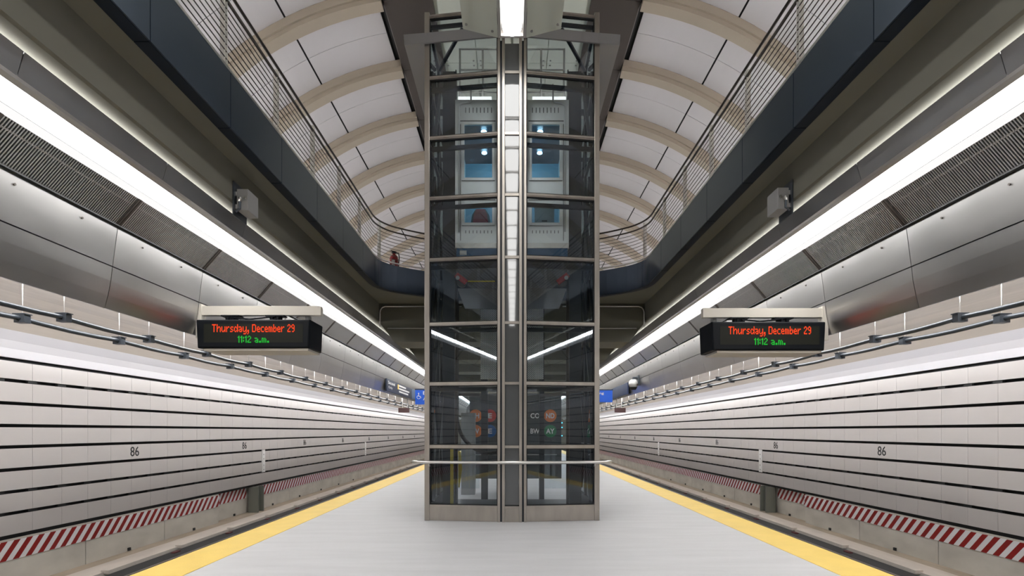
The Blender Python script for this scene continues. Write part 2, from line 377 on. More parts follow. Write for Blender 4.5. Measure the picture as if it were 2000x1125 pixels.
# ================================================================== SIDE BEAMS, SLABS
ARC_R, ARC_CY = 4.8, 11.7
def u_path(off=0.0):
    """plan path of the opening's edge from back left, round the far end, to back right; off = outwards"""
    X = 3.5 + off; R = ARC_R + off; L = []
    a_end = math.asin(min(1, X / R)); yc = ARC_CY + R * math.cos(a_end)
    a1 = a_end - 0.45 / R * 1.2
    L.append((-X, Y0))
    y = -15.0
    while y < yc - 0.6: L.append((-X, y)); y += 0.5
    P0 = (-X, yc - 0.55); P1 = (-X, yc); P2 = (-R * math.sin(a1), ARC_CY + R * math.cos(a1))
    for i in range(9):
        t = i / 8; L.append(tuple((1 - t) ** 2 * P0[k] + 2 * t * (1 - t) * P1[k] + t * t * P2[k] for k in (0, 1)))
    n = 22
    for i in range(1, n):
        a = -a1 + 2 * a1 * i / n; L.append((R * math.sin(a), ARC_CY + R * math.cos(a)))
    h = [p for p in L if p[0] < 0 and abs(p[0]) > 1e-6]
    return h + ([(0.0, ARC_CY + R)] if True else []) + [(-x, y) for x, y in h[::-1]]
for s, sd in SIDES:
    k = 7 + (1 if s > 0 else 0)
    mb = MB(); mb.prism([(s * 3.95, 4.76), (s * 3.98, 4.74), (s * 4.9, 4.74), (s * 4.9, 5.29), (s * 3.95, 5.29)], Y0, Y1)
    struct('trim_%d' % k, mb, M['concrete'], 'concrete side beam over the %s platform edge' % sd)
pts = u_path(0.17)
slab = MB()
for sgn, idx in ((-1, 0), (1, -1)):
    pass
# mezzanine floor slab: outside of the U
left = [p for p in pts if p[0] <= 0]; right = [p for p in pts if p[0] >= 0]
YE = 17.2
slab.prism_z([(-8.3, Y0)] + left + [(0, YE), (-8.3, YE)], 5.29, 5.80)
slab.prism_z([(8.3, Y0), (8.3, YE), (0, YE)] + right, 5.29, 5.80)
slab.box(-8.3, 8.3, YE, Y1, 5.29, 5.8)
struct('floor.003', slab, M['concrete'], 'mezzanine floor slab around the opening')
cb = MB()
for q in range(12):
    y = 16.9 + 4.25 * q; cb.prism([(-3.95, 5.29), (-3.95, 4.75), (-3.5, 4.15), (3.5, 4.15), (3.95, 4.75), (3.95, 5.29)], y, y + 1.3)
struct('trim_9', cb, M['concrete'], 'concrete cross beams under the mezzanine beyond the elevator')

# ================================================================== BALCONY FASCIA + RAILING
base = u_path(0.0)
cum = [0]
for a, b in zip(base, base[1:]): cum.append(cum[-1] + math.dist(a, b))
def at(path, c, d):
    for i in range(len(path) - 1):
        if d <= c[i + 1] or i == len(path) - 2:
            t = (d - c[i]) / (c[i + 1] - c[i]); p, q = path[i], path[i + 1]
            return (p[0] + (q[0] - p[0]) * t, p[1] + (q[1] - p[1]) * t)
TOT = cum[-1]
def dist_of_y(y): return y - Y0
corner = dist_of_y(14.97)
breaks = []
d = corner - 0.05
while d > 2: breaks.append(d); d -= 1.57
breaks = breaks[::-1]
mid = TOT / 2; n_arc = 4; span = 2 * (mid - breaks[-1]) / n_arc
last = breaks[-1]
for i in range(1, n_arc): breaks.append(last + span * i)
breaks += [TOT - b for b in breaks[:len(breaks) - n_arc + 1][::-1]]
edges = [0.0] + breaks + [TOT]
def ribbon(mb, d0, d1, prof, mi=0):
    """sweep a closed (out, z) profile along the opening edge between distances d0 and d1"""
    ds = [d0] + [c for c in cum if d0 + 0.01 < c < d1 - 0.01] + [d1]
    n = len(prof); o = len(mb.v)
    for dd in ds:
        p = at(base, cum, dd); e = 0.02; a = at(base, cum, max(0, dd - e)); b = at(base, cum, min(TOT, dd + e))
        t = Vector((b[0] - a[0], b[1] - a[1])).normalized(); nn = Vector((-t.y, t.x))   # outwards (left of travel)
        for q, z in prof: mb.v.append((p[0] + nn.x * q, p[1] + nn.y * q, z))
    for i in range(len(ds) - 1):
        for k in range(n):
            a = o + i * n + k; b = o + i * n + (k + 1) % n; mb.f.append([a, b, b + n, a + n]); mb.m.append(mi)
    mb.f.append([o + k for k in range(n)][::-1]); mb.m.append(mi)
    mb.f.append([o + (len(ds) - 1) * n + k for k in range(n)]); mb.m.append(mi)
fas = thing('balcony_fascia', 'dark blue metal fascia around the opening of the mezzanine balcony', 'balcony fascia')
for a, b in zip(edges, edges[1:]):
    mb = MB(); ribbon(mb, a + 0.006, b - 0.006, [(0.0, 5.275), (0.018, 5.275), (0.018, 5.96), (0.0, 5.96)]); obj('fascia_panel', mb, M['fascia'], fas)
    mb = MB(); ribbon(mb, a + 0.006, b - 0.006, [(0.019, 5.270), (0.165, 5.270), (0.165, 5.288), (0.019, 5.288)]); obj('soffit_strip', mb, M['soffit'], fas)
mb = MB(); ribbon(mb, 0, TOT, [(0.02, 5.90), (0.14, 5.90), (0.14, 5.965), (0.02, 5.965)]); obj('top_ledge', mb, M['fascia'], fas)
mb = MB(); ribbon(mb, 0, TOT, [(0.03, 5.30), (0.10, 5.30), (0.10, 5.89), (0.03, 5.89)]); obj('backing', mb, M['dark'], fas)
rl = thing('balcony_railing', 'cable railing with dark handrail on the mezzanine balcony edge', 'railing')
def off_tube(mb, o, z, r, n=6):
    pth = []
    for i, dd in enumerate(cum):
        p = base[i]; a = at(base, cum, max(0, dd - .02)); b = at(base, cum, min(TOT, dd + .02))
        t = Vector((b[0] - a[0], b[1] - a[1])).normalized(); pth.append((p[0] - t.y * o, p[1] + t.x * o, z))
    mb.tube(pth, r, n)
mb = MB(); off_tube(mb, 0.06, 7.02, 0.022, 8); obj('handrail', mb, M['rail'], rl, smooth=True)
mb = MB(); ribbon(mb, 0, TOT, [(0.045, 6.86), (0.075, 6.86), (0.075, 6.89), (0.045, 6.89)]); obj('upper_rail', mb, M['rail'], rl)
mb = MB(); ribbon(mb, 0, TOT, [(0.04, 6.02), (0.08, 6.02), (0.08, 6.055), (0.04, 6.055)]); obj('lower_rail', mb, M['chrome'], rl)
for i in range(8):
    mb = MB(); off_tube(mb, 0.06, 6.14 + 0.09 * i, 0.007, 5); obj('cable', mb, M['rail'], rl)
for b in breaks:
    p = at(base, cum, b); a = at(base, cum, b - .02); c = at(base, cum, b + .02)
    t = Vector((c[0] - a[0], c[1] - a[1], 0)).normalized(); nn = Vector((-t.y, t.x, 0)); q = Vector((p[0], p[1], 0)) + nn * 0.085
    mb = MB()
    on_arc = p[1] > 15.2
    for e in (-.028, .028): mb.bar(q + t * e + Vector((0, 0, 5.90)), q + t * e + Vector((0, 0, 6.98)), 0.03 if on_arc else 0.014, 0.06, up=tuple(nn))
    obj('post', mb, M['rail'] if on_arc else M['carsteel'], rl, label=None if on_arc else 'steel post, light put into its pale colour')  # same steel throughout; shade of the backlit arc posts put into colour

# ================================================================== VAULT
VC, VR, VD = (1.70, 4.10), 6.26, 0.25
def vp(s, phi, r): return (s * (VC[0] + r * math.sin(phi)), VC[1] + r * math.cos(phi))
def arc_slab(mb, s, p0, p1, r0, r1, y0, y1, n, mi=0):
    ang = [p0 + (p1 - p0) * i / n for i in range(n + 1)]; o = len(mb.v)
    for a in ang:
        for r, y in ((r0, y0), (r1, y0), (r1, y1), (r0, y1)):
            x, z = vp(s, a, r); mb.v.append((x, y, z))
    for i in range(n):
        for k in range(4):
            q = o + i * 4 + k; w_ = o + i * 4 + (k + 1) % 4; mb.f.append([q, w_, w_ + 4, q + 4]); mb.m.append(mi)
    mb.f.append([o + k for k in range(4)][::-1]); mb.m.append(mi); mb.f.append([o + n * 4 + k for k in range(4)]); mb.m.append(mi)
PH0 = math.asin(0.98 / VR); PH1 = math.radians(78)
SEAMS = [PH0 + 0.012, math.radians(26.6), math.radians(44), math.radians(61), math.radians(75)]
KR = range(-13, 24)
RP, RW, RY = 2.24, 0.36, 13.8
for s, sd in SIDES:
    k = 3 if s < 0 else 4
    pan = MB(); arc_slab(pan, s, PH0, PH1, VR + VD + 0.05, VR + VD + 0.12, Y0, Y1, 20, 1)
    back = MB()
    for q in KR:
        y0 = RY + RP * q + RW; y1 = RY + RP * (q + 1)
        if y1 > Y1: continue
        for a, b in zip(SEAMS, SEAMS[1:]):
            ym = (y0 + y1) / 2
            for u, v in ((y0, ym - 0.007), (ym + 0.007, y1)):
                arc_slab(pan, s, a + (0.004 if a != SEAMS[0] else 0.006), b - 0.002, VR + VD, VR + VD + 0.03, max(u, Y0), v, 6, 0)
    struct('ceiling.%03d' % k, pan, [M['vault'], M['dark']], 'pale curved panels of the %s half of the vault' % sd, smooth=False)
    # beige arch ribs
    first = None
    for q in KR:
        y = RY + RP * q
        if y + RW > Y1 - 1: continue
        if q < -2 or q > 15:
            arc_slab(back, s, PH0, PH1, VR, VR + VD + 0.04, y, y + RW, 22); continue
        if first is None:
            r_ = MB(); arc_slab(r_, s, PH0, PH1, VR + 0.09, VR + VD - .002, 0, RW, 26)
            arc_slab(r_, s, PH0, PH1, VR, VR + 0.089, 0.045, RW - 0.02, 26)
            first = obj('arch_rib', r_, M['rib']); first.location.y = y; o = first
        else:
            o = first.copy(); COL.objects.link(o); o.location.y = y
        tag(o, 'beige arch rib of the %s vault half, %s ahead of the camera' % (sd, ORD[q + 2]), 'rib', 'arch ribs of the %s vault half' % sd)
    struct('ceiling.%03d' % (k + 4), back, M['rib'], 'arch ribs outside the picture')
    # brown spine strip
    mb = MB()
    y = RY + RP * -13
    while y < Y1 - 1:
        mb.prism([(s * 1.66, 10.56), (s * 1.66, 10.50), (s * 2.66, 10.38), (s * 2.70, 10.44), (s * 2.70, 10.62)], y + 0.2, y + RP + 0.19); y += RP
    mb.box(s * 1.6, s * 2.9, Y0, Y1, 10.62, 10.7)
    struct('trim_%d' % (9 + (1 if s < 0 else 2)), mb, M['spine'], 'brown strip between the %s vault half and the pale crown' % sd)
mb = MB()
y = RY + RP * -13
while y < Y1 - 1:
    for u, v in ((-1.66, -0.86), (-0.85, -0.02), (0.02, 0.85), (0.86, 1.66)):
        mb.box(u + .004, v - .004, y + 0.2, y + RP / 2 + 0.19, 10.56, 10.58); mb.box(u + .004, v - .004, y + RP / 2 + 0.2, y + RP + 0.19, 10.56, 10.58)
        if 8 < y < 24:
            for bx in (u + .08, v - .08):
                for by in (y + .28, y + RP / 2 + .1, y + RP / 2 + .3, y + RP + .1): mb.lathe([(0.022, -0.012), (0.022, 0)], (bx, by, 10.56), 'z', 8, 1)
    y += RP
mb.box(-1.7, 1.7, Y0, Y1, 10.6, 10.7)
struct('ceiling', mb, [M['pale'], M['greybox']], 'pale bolted panels along the crown of the vault')
# mezzanine side walls + unseen lamps added to light the vault
for s, sd in SIDES:
    mb = MB(); mb.box(s * 8.2, s * 8.4, Y0, Y1, 5.2, 7.0); o = struct('wall_%s.002' % sd, mb, M['concrete'], 'upper wall behind the %s mezzanine' % sd)
    t = thing('added_uplight', 'linear uplight added for the vault behind the %s mezzanine edge, hidden by the fascia' % sd, 'light')
    mb = MB(); mb.prism([(s * 6.9, 5.80), (s * 7.2, 5.80), (s * 7.2, 6.0), (s * 7.17, 6.0), (s * 7.17, 5.83), (s * 6.93, 5.83), (s * 6.93, 5.9), (s * 6.9, 5.9)], Y0, Y1 - 1); obj('housing', mb, M['white'], t)
    mb = MB(); mb.box(s * 6.95, s * 7.15, Y0, Y1 - 1, 5.84, 5.87); obj('diffuser', mb, M['cove'], t)

# ================================================================== LINEAR LIGHTS + DUCTS OVER TRACK EDGE
DP = 1.98; DN = 34; DY = 7.19 - DP * 6
for s, sd in SIDES:
    t = thing('linear_light', 'continuous white linear light running above the %s platform edge' % sd, 'light')
    for q in range(DN):
        y = 4.8 - 2.0 * 6 + 2.0 * q
        if y > Y1 - 2: break
        mb = MB(); mb.prism([(s * 4.12, 4.705), (s * 4.135, 4.705), (s * 4.195, 4.50), (s * 4.18, 4.50)], y + .004, y + 1.996); obj('side_panel', mb, M['steeldark'], t)
    mb = MB(); mb.prism([(s * 4.137, 4.695), (s * 4.15, 4.695), (s * 4.205, 4.50), (s * 4.197, 4.50)], Y0, Y1 - 1); obj('panel_backing', mb, M['rubber'], t)
    mb = MB(); mb.prism([(s * 4.18, 4.50), (s * 4.20, 4.48), (s * 4.285, 4.48), (s * 4.285, 4.54), (s * 4.30, 4.735), (s * 4.2, 4.735)], Y0, Y1 - 1); obj('inner_housing', mb, M['chrome'], t)
    mb = MB(); mb.box(s * 4.172, s * 4.182, Y0, Y1 - 1, 4.68, 4.728); obj('added_slot_glow', mb, M['slot'], t)  # glowing strip added behind the panel to light the beam underside
    mb = MB(); mb.box(s * 4.29, s * 4.60, Y0, Y1 - 1, 4.50, 4.52); obj('diffuser', mb, M['strip'], t)
    mb = MB(); mb.prism([(s * 4.605, 4.50), (s * 4.605, 4.47), (s * 4.70, 4.425), (s * 4.72, 4.44), (s * 4.62, 4.52)], Y0, Y1 - 1); obj('outer_diffuser', mb, M['lip'], t)
    mb = MB(); mb.box(s * 4.598, s * 4.606, Y0, Y1 - 1, 4.468, 4.50); obj('divider', mb, M['greybox'], t)
    d = thing('ventilation_duct', 'brushed steel ventilation duct with louvred edge over the %s track' % sd, 'duct')
    mb = MB(); mb.prism([(s * 4.80, 4.48), (s * 5.06, 4.10), (s * 5.10, 3.56), (s * 5.12, 3.46), (s * 5.13, 3.58), (s * 6.9, 3.58), (s * 6.9, 4.72), (s * 4.80, 4.72)], Y0, Y1 - 1); obj('duct_body', mb, M['dark'], d)
    g = MB(); nn = 62
    a, b = Vector((s * 4.70, 0, 4.43)), Vector((s * 4.995, 0, 4.095))
    for i in range(nn):
        y = 0.03 + (DP - .06) * i / (nn - 1)
        g.bar(a + Vector((0, y, 0)), b + Vector((0, y, 0)), 0.014, 0.005, up=(s * .7, 0, .7))
    g = obj('louver_grille', g, M['steel'], d); g.location.y = DY
    nb = MB()
    for tt in (0.02, 0.26, 0.97): p = a.lerp(b, tt); nb.bar(p + Vector((s * .02, 0.004, .015)), p + Vector((s * .02, DP - .004, .015)), 0.02, 0.02)
    for e in (0.02, DP - .02): nb.bar(a + Vector((0, e, 0)), b + Vector((0, e, 0)), .03, .03, up=(s * .7, 0, .7))
    nb.box(s * 4.955, s * 5.02, .004, DP - .004, 4.084, 4.098, 1)  # ledge added to shade the top of the upper panel from the lamp
    nb = obj('grille_frame', nb, [M['rail'], M['rubber']], d); nb.location.y = DY
    up = MB(); up.prism([(s * 4.995, 4.082), (s * 4.99, 4.06), (s * 5.052, 3.588), (s * 5.075, 3.588), (s * 5.015, 4.082)], 0.006, DP - .006)
    for e in (.5, 1.4): up.lathe([(0.013, 0), (0.013, 0.012)], (s * 5.02 - (0.03 if s > 0 else -0.018), e, 3.98), 'x', 8, 1)
    up = obj('upper_panel', up, [M['steel'], M['rail']], d); up.location.y = DY
    lo = MB(); lo.prism([(s * 5.055, 3.574), (s * 5.075, 3.4), (s * 5.11, 3.22), (s * 5.152, 3.057), (s * 5.18, 3.057), (s * 5.14, 3.22), (s * 5.10, 3.4), (s * 5.08, 3.574)], 0.006, DP - .006)
    lo = obj('lower_panel', lo, M['steel'], d); lo.location.y = DY
    for q in range(1, DN):
        if DY + DP * q > Y1 - 3: break
        for o_, nm in ((g, 'louver_grille'), (nb, 'grille_frame'), (up, 'upper_panel'), (lo, 'lower_panel')): share(o_, nm, d, (0, DP * q, 0))
    t = thing('track_light', 'linear light tucked under the %s duct, shining on the track wall' % sd, 'light')
    mb = MB(); mb.prism([(s * 5.20, 3.10), (s * 5.24, 3.10), (s * 5.24, 3.44), (s * 5.20, 3.44)], Y0, Y1 - 1); obj('housing', mb, M['white'], t)
    mb = MB(); mb.prism([(s * 5.245, 3.13), (s * 5.265, 3.13), (s * 5.265, 3.33), (s * 5.245, 3.33)], Y0, Y1 - 1); obj('diffuser', mb, M['track'], t)
    # conduits with hangers
    for j, (cx, cz, ph, rr) in enumerate(((5.40, 2.85, 6.85, .030), (5.60, 2.77, 6.5, .030))):
        t = thing('hanging_conduit', 'long dark conduit hung over the %s track, the %s of two' % (sd, ('upper', 'lower')[j]), 'conduit', 'conduits over the %s track' % sd)
        mb = MB(); mb.tube([(s * (cx + 0.012 * math.sin(y * 1.9 + j)), y, cz + 0.02 - 0.02 * abs(math.sin((y - ph) * PI / 1.6))) for y in [Y0 + 0.4 * i for i in range(int((62 - Y0) / .4))]], rr, 8); obj('pipe', mb, M['pipe'], t, smooth=True)
        h = MB(); h.box(s * cx - .06, s * cx + .06, -.045, .045, cz - .035, cz + .06); h.box(s * cx - .075, s * cx + .075, -.05, .05, cz + .06, cz + .07)
        h = obj('clamp', h, M['pipe'], t); h.location.y = ph
        r_ = MB(); r_.tube([(s * cx, 0, cz + .05), (s * cx, 0, 3.46)], 0.006, 6); r_ = obj('hanger_rod', r_, M['chrome'], t); r_.location.y = ph
        for q in range(1, 28):
            if ph + 1.6 * q > 60: break
            share(h, 'clamp', t, (0, 1.6 * q, 0)); share(r_, 'hanger_rod', t, (0, 1.6 * q, 0))

# ================================================================== CENTRE LIGHTS (hung from the crown, over the platform)
def centre_light(y, i):
    t = thing('pendant_light', 'long white pendant light with two reflector wings above the platform, %s back from the elevator' % ('nearest' if i == 0 else ORD[i]), 'light', 'pendant lights over the platform')
    L = 1.05; hw = .148; seg = [(-hw, y + .06)] + [(-hw, y + L - .22)]
    for k in range(9):
        a = PI - PI * k / 8; seg.append((hw * math.cos(a), y + L - .22 + .22 * math.sin(a)))
    seg += [(hw, y + .06)]
    mb = MB(); mb.prism_z(seg, 7.59, 7.64); obj('diffuser', mb, M['centre'], t)
    mb = MB()
    mb.box(-.215, -.17, y - .05, y + 1.1, 7.60, 7.72); mb.box(.17, .215, y - .05, y + 1.1, 7.60, 7.72); mb.box(-.215, .215, y - .05, y + 1.1, 7.645, 7.72); mb.box(-.17, .17, y + 1.052, y + 1.1, 7.60, 7.645)
    obj('housing', mb, M['chrome'], t)
    for s in (-1, 1):
        mb = MB(); mb.prism([(s * .22, 7.60), (s * .76, 7.74), (s * .76, 7.755), (s * .22, 7.615)], y - .045, y + 1.095)
        for bx, bz in ((.30, 7.617), (.70, 7.72)):
            for by in (y + .08, y + .97): mb.lathe([(0.02, -.012), (0.02, .01)], (s * bx, by, bz), 'z', 8, 1)
        obj('reflector_wing', mb, [M['pale'], M['greybox']], t)
    mb = MB(); mb.tube([(-.1, y + .5, 7.72), (-.1, y + .5, 10.55)], .01, 6); mb.tube([(.1, y + .5, 7.72), (.1, y + .5, 10.55)], .01, 6); obj('hanger_rod', mb, M['chrome'], t)
for i in range(20): centre_light(7.72 - 1.15 * i, i)

# ================================================================== ELEVATOR SHAFT
ez = thing('elevator_shaft', 'glass elevator shaft framed in brushed steel standing mid platform', 'elevator shaft')
TZ = [0.24, 1.24, 2.29, 3.29, 4.37, 5.40, 6.41, 7.42, 8.45]
XC, YC, YF, XI, YB = 1.425, 9.57, 9.40, 0.205, 12.4
def fr_y(x): return YC + (YF - YC) * (XC - abs(x)) / (XC - XI)
corner_mb = lambda x, y: MB().box(x - .042, x + .042, y - .05, y + .05, 0, 8.52)
for s in (-1, 1):
    obj('corner_post', corner_mb(s * XC, YC), M['shaft'], ez, bevel=.006)
    mb = MB(); mb.box(s * .118, s * .165, YF - .05, YF + .06, 0, 7.98); obj('centre_post', mb, M['shaft'], ez, bevel=.005)
    mb = MB(); mb.box(s * .165, s * .195, YF - .01, YF + .06, 0, 7.95); obj('seal_strip', mb, M['shaftdk'], ez)
    mb = MB(); mb.box(s * .195, s * .24, YF - .04, YF + .06, 0, 7.98); obj('inner_post', mb, M['shaft'], ez, bevel=.005)
    obj('rear_post', MB().box(s * XC - .05, s * XC + .05, YB - .05, YB + .05, 0, 8.52), M['shaftdk'], ez)
    obj('side_post', MB().box(s * XC - .03, s * XC + .03, 10.95, 11.05, 0, 8.5), M['shaftdk'], ez)
    x0, x1 = s * .24, s * (XC - .042)
    A = lambda z: Vector((x0, fr_y(x0), z)); B = lambda z: Vector((x1, fr_y(x1), z))
    for i, z in enumerate(TZ):
        mb = MB(); mb.bar(A(z), B(z), .07, .055); mb.bar(A(z + .0) + Vector((0, -.04, 0)), B(z) + Vector((0, -.04, 0)), .012, .02, 1); obj('transom', mb, [M['shaft'], M['shaft']], ez)
        if 1 < i < 8: mb = MB(); mb.bar(A(z - .075) + Vector((0, .2, 0)), B(z - .075) + Vector((0, .2, 0)), .05, .065); obj('inner_beam', mb, M['shaftdk'], ez)
        mb = MB(); mb.box(s * XC - .03, s * XC + .03, YC + .05, YB - .05, z - .025, z + .025); obj('side_transom', mb, M['shaftdk'], ez)
        if i < 8:
            z2 = TZ[i + 1]
            mb = MB(); mb.bar(A((z + z2) / 2) + Vector((0, .01, 0)), B((z + z2) / 2) + Vector((0, .01, 0)), .012, z2 - z - .05); obj('front_pane', mb, M['glass'], ez)
            mb = MB(); mb.bar(A((z + z2) / 2) + Vector((s * .02, .028, 0)), A((z + z2) / 2) + Vector((s * .02, .03, 0)), .02, z2 - z - .05)
            for (p, q) in ((A(0), A(0) + Vector((s * .03, 0, 0))), (B(0) - Vector((s * .03, 0, 0)), B(0))):
                mb2 = MB(); 
            mb = MB(); mb.box(s * XC - .006, s * XC + .006, YC + .05, YB - .05, z + .03, z2 - .03); obj('side_pane', mb, M['glass'], ez)
            # dark gasket frame round each front pane
            mb = MB()
            mb.bar(A(z + .035), B(z + .035), .05, .015); mb.bar(A(z2 - .035), B(z2 - .035), .05, .015)
            mb.bar(A(z + .02) + Vector((s * .006, 0, 0)), A(z2 - .02) + Vector((s * .006, 0, 0)), .014, .05, up=(0, 1, 0)); mb.bar(B(z + .02) - Vector((s * .006, 0, 0)), B(z2 - .02) - Vector((s * .006, 0, 0)), .014, .05, up=(0, 1, 0))
            obj('gasket', mb, M['dark'], ez)
    # kick panels
    mb = MB(); mb.bar(A(.115), B(.115), .05, .22); obj('kick_panel', mb, M['shaft'], ez)
    mb = MB(); mb.box(s * XC - .03, s * XC + .03, YC + .05, YB - .05, 0, .22); obj('side_kick_panel', mb, M['shaftdk'], ez)
    # diagonal braces on the sides
    zz = [0.3, 2.3, 4.4, 6.4, 8.4]
    mb = MB()
    for i in range(4):
        mb.bar((s * 1.34, YC + .15, zz[i]), (s * 1.34, 11.0, zz[i + 1]), .05, .06); mb.bar((s * 1.34, 11.0, zz[i + 1]), (s * 1.34, YB - .1, zz[i]), .05, .06)
    obj('diagonal_brace', mb, M['shaftdk'], ez)
    # guide rail column
    mb = MB(); mb.box(s * 1.08, s * 1.33, 10.9, 11.0, 0.02, 8.4); mb.box(s * 1.06, s * 1.08, 10.85, 11.05, 0.02, 8.4); obj('guide_column', mb, M['shaftdk'], ez)
    mb = MB(); mb.tube([(s * 1.0, 10.2, .05), (s * 1.0, 10.2, 4.2)], .03, 8); obj('guide_pipe', mb, M['rail'], ez, smooth=True)
    # top outrigger canopy with side shelf
    mb = MB(); mb.bar((s * .12, YF - .09, 8.05), (s * 1.43, YC - .09, 8.05), .03, .17); mb.bar((s * 1.43, YC - .09, 8.05), (s * 1.80, YC - .09, 8.02), .03, .17)
    obj('canopy_band', mb, M['canopy'], ez)
    mb = MB(); mb.prism_z([(s * 1.47, YC - .08), (s * 1.80, YC - .08), (s * 1.80, YB), (s * 1.47, YB)], 7.96, 8.0); obj('side_shelf', mb, M['canopy'], ez)
    # head frame diagonals
    mb = MB(); mb.bar((s * .2, YF + .12, 8.37), (s * XC, YC + .12, 8.37), .05, .05); mb.bar((s * .85, 9.7, 8.36), (s * 1.38, 10.8, 8.36), .05, .05);
    mb.bar((s * XC, YC, 8.48), (s * XC, YB, 8.48), .07, .07)
    obj('head_brace', mb, M['shaftdk'], ez)
    # rear door frame
    ja, jb = (.59, .70) if s > 0 else (.525, .67)
    obj('rear_jamb', MB().box(s * ja, s * jb, YB - .06, YB + .06, 0, 8.4), M['shaftdk'], ez)
    for i in range(2, 9):
        mb = MB(); mb.box(s * .70, s * (XC - .05), YB - .03, YB + .03, TZ[i] - .03, TZ[i] + .03); obj('rear_transom', mb, M['shaftdk'], ez)
    mb = MB(); mb.box(s * .71, s * (XC - .05), YB - .006, YB + .006, .25, 8.3); obj('rear_pane', mb, M['glass'], ez)
mb = MB(); mb.box(-XC, XC, YB - .05, YB + .05, 2.36, 2.52); mb.box(-.6, .6, YB - .03, YB + .03, 5.32, 5.46); mb.box(-XC, XC, YB - .04, YB + .04, 8.40, 8.5); obj('rear_header', mb, M['shaftdk'], ez)
mb = MB(); mb.box(-1.28, -.3, YB - .1, YB - .06, 2.40, 2.55); mb.box(.3, 1.28, YB - .1, YB - .06, 2.40, 2.55); obj('door_header_cover', mb, M['shaft'], ez)
mb = MB(); mb.box(-.116, .116, YF - .012, YF + .0, .28, 7.9); obj('mirror_panel', mb, M['mirror'], ez, label='polished dark centre panel reflecting the pendant lights')
for z in TZ[:8]:
    mb = MB(); mb.box(-.117, .117, YF - .035, YF - .012, z - .022, z + .022); obj('centre_transom', mb, M['shaft'], ez)
mb = MB(); mb.box(-.117, .117, YF - .03, YF + .02, 0, .215); obj('centre_kick_panel', mb, M['shaft'], ez)
mb = MB(); mb.prism_z([(-XC, YC + .05), (-.2, YF + .08), (.2, YF + .08), (XC, YC + .05), (XC, YB - .06), (-XC, YB - .06)], 0.004, 0.02); obj('pit_floor', mb, M['shaftdk'], ez)
# guard rail
gr = MB(); z = .985
gr.tube([(-1.40, YC + .14, z), (-1.60, YC + .10, z), (-1.66, YC - .02, z), (-1.56, YC - .12, z), (-1.30, 9.43, z), (-.2, 9.27, z), (.2, 9.27, z), (1.30, 9.43, z), (1.56, YC - .12, z), (1.66, YC - .02, z), (1.60, YC + .10, z), (1.40, YC + .14, z)], .027, 10)
grt = thing('guard_rail', 'polished horizontal guard rail wrapped around the front of the elevator shaft', 'guard rail')
obj('bar', gr, M['chrome'], grt, smooth=True)
for x in (-1.38, -.215, .215, 1.38):
    mb = MB(); mb.tube([(x, fr_y(x) - .03, z - .07), (x, fr_y(x) - .09, z - .06), (x, 9.27 + max(0, (abs(x) - .2)) * .145, z - .01)], .012, 6); obj('bracket', mb, M['chrome'], grt)
# perforated panels, hose, yellow post
for s, sd in SIDES:
    mb = MB(); mb.box(s * .30, s * .68, 12.28, 12.30, 2.62, 4.30); tag(obj('perforated_panel', mb, M['perf']), 'perforated metal sheet hung low inside the elevator shaft, %s of centre' % sd, 'panel', 'perforated sheets in the shaft')
mb = MB(); pth = []
for i in range(17):
    a = PI + (PI / 2) * i / 16; pth.append((-.38 + .62 * math.cos(a), 10.3, 1.78 + .68 * math.sin(a)))
pth = [(-1.0, 10.3, 4.03), (-1.0, 10.3, 2.6)] + pth + [(-.15, 10.3, 1.12)]
mb.tube(pth, .035, 8); tag(obj('trailing_cable', mb, M['rubber'], smooth=True), 'thick black trailing cable looping down inside the elevator shaft', 'cable')
mb = MB(); mb.box(-1.125, -1.07, 10.35, 10.41, .02, 1.17); tag(obj('safety_post', mb, M['yel2']), 'yellow safety post standing in the left of the elevator pit', 'post')
mb = MB(); mb.prism([(-1.09, .36), (-1.06, .36), (-1.01, .75), (-1.04, 1.08), (-1.09, 1.1)], 11.5, 11.53); tag(obj('yellow_safety_sign', mb, M['yel2']), 'narrow yellow safety panel behind the post in the elevator pit', 'panel')

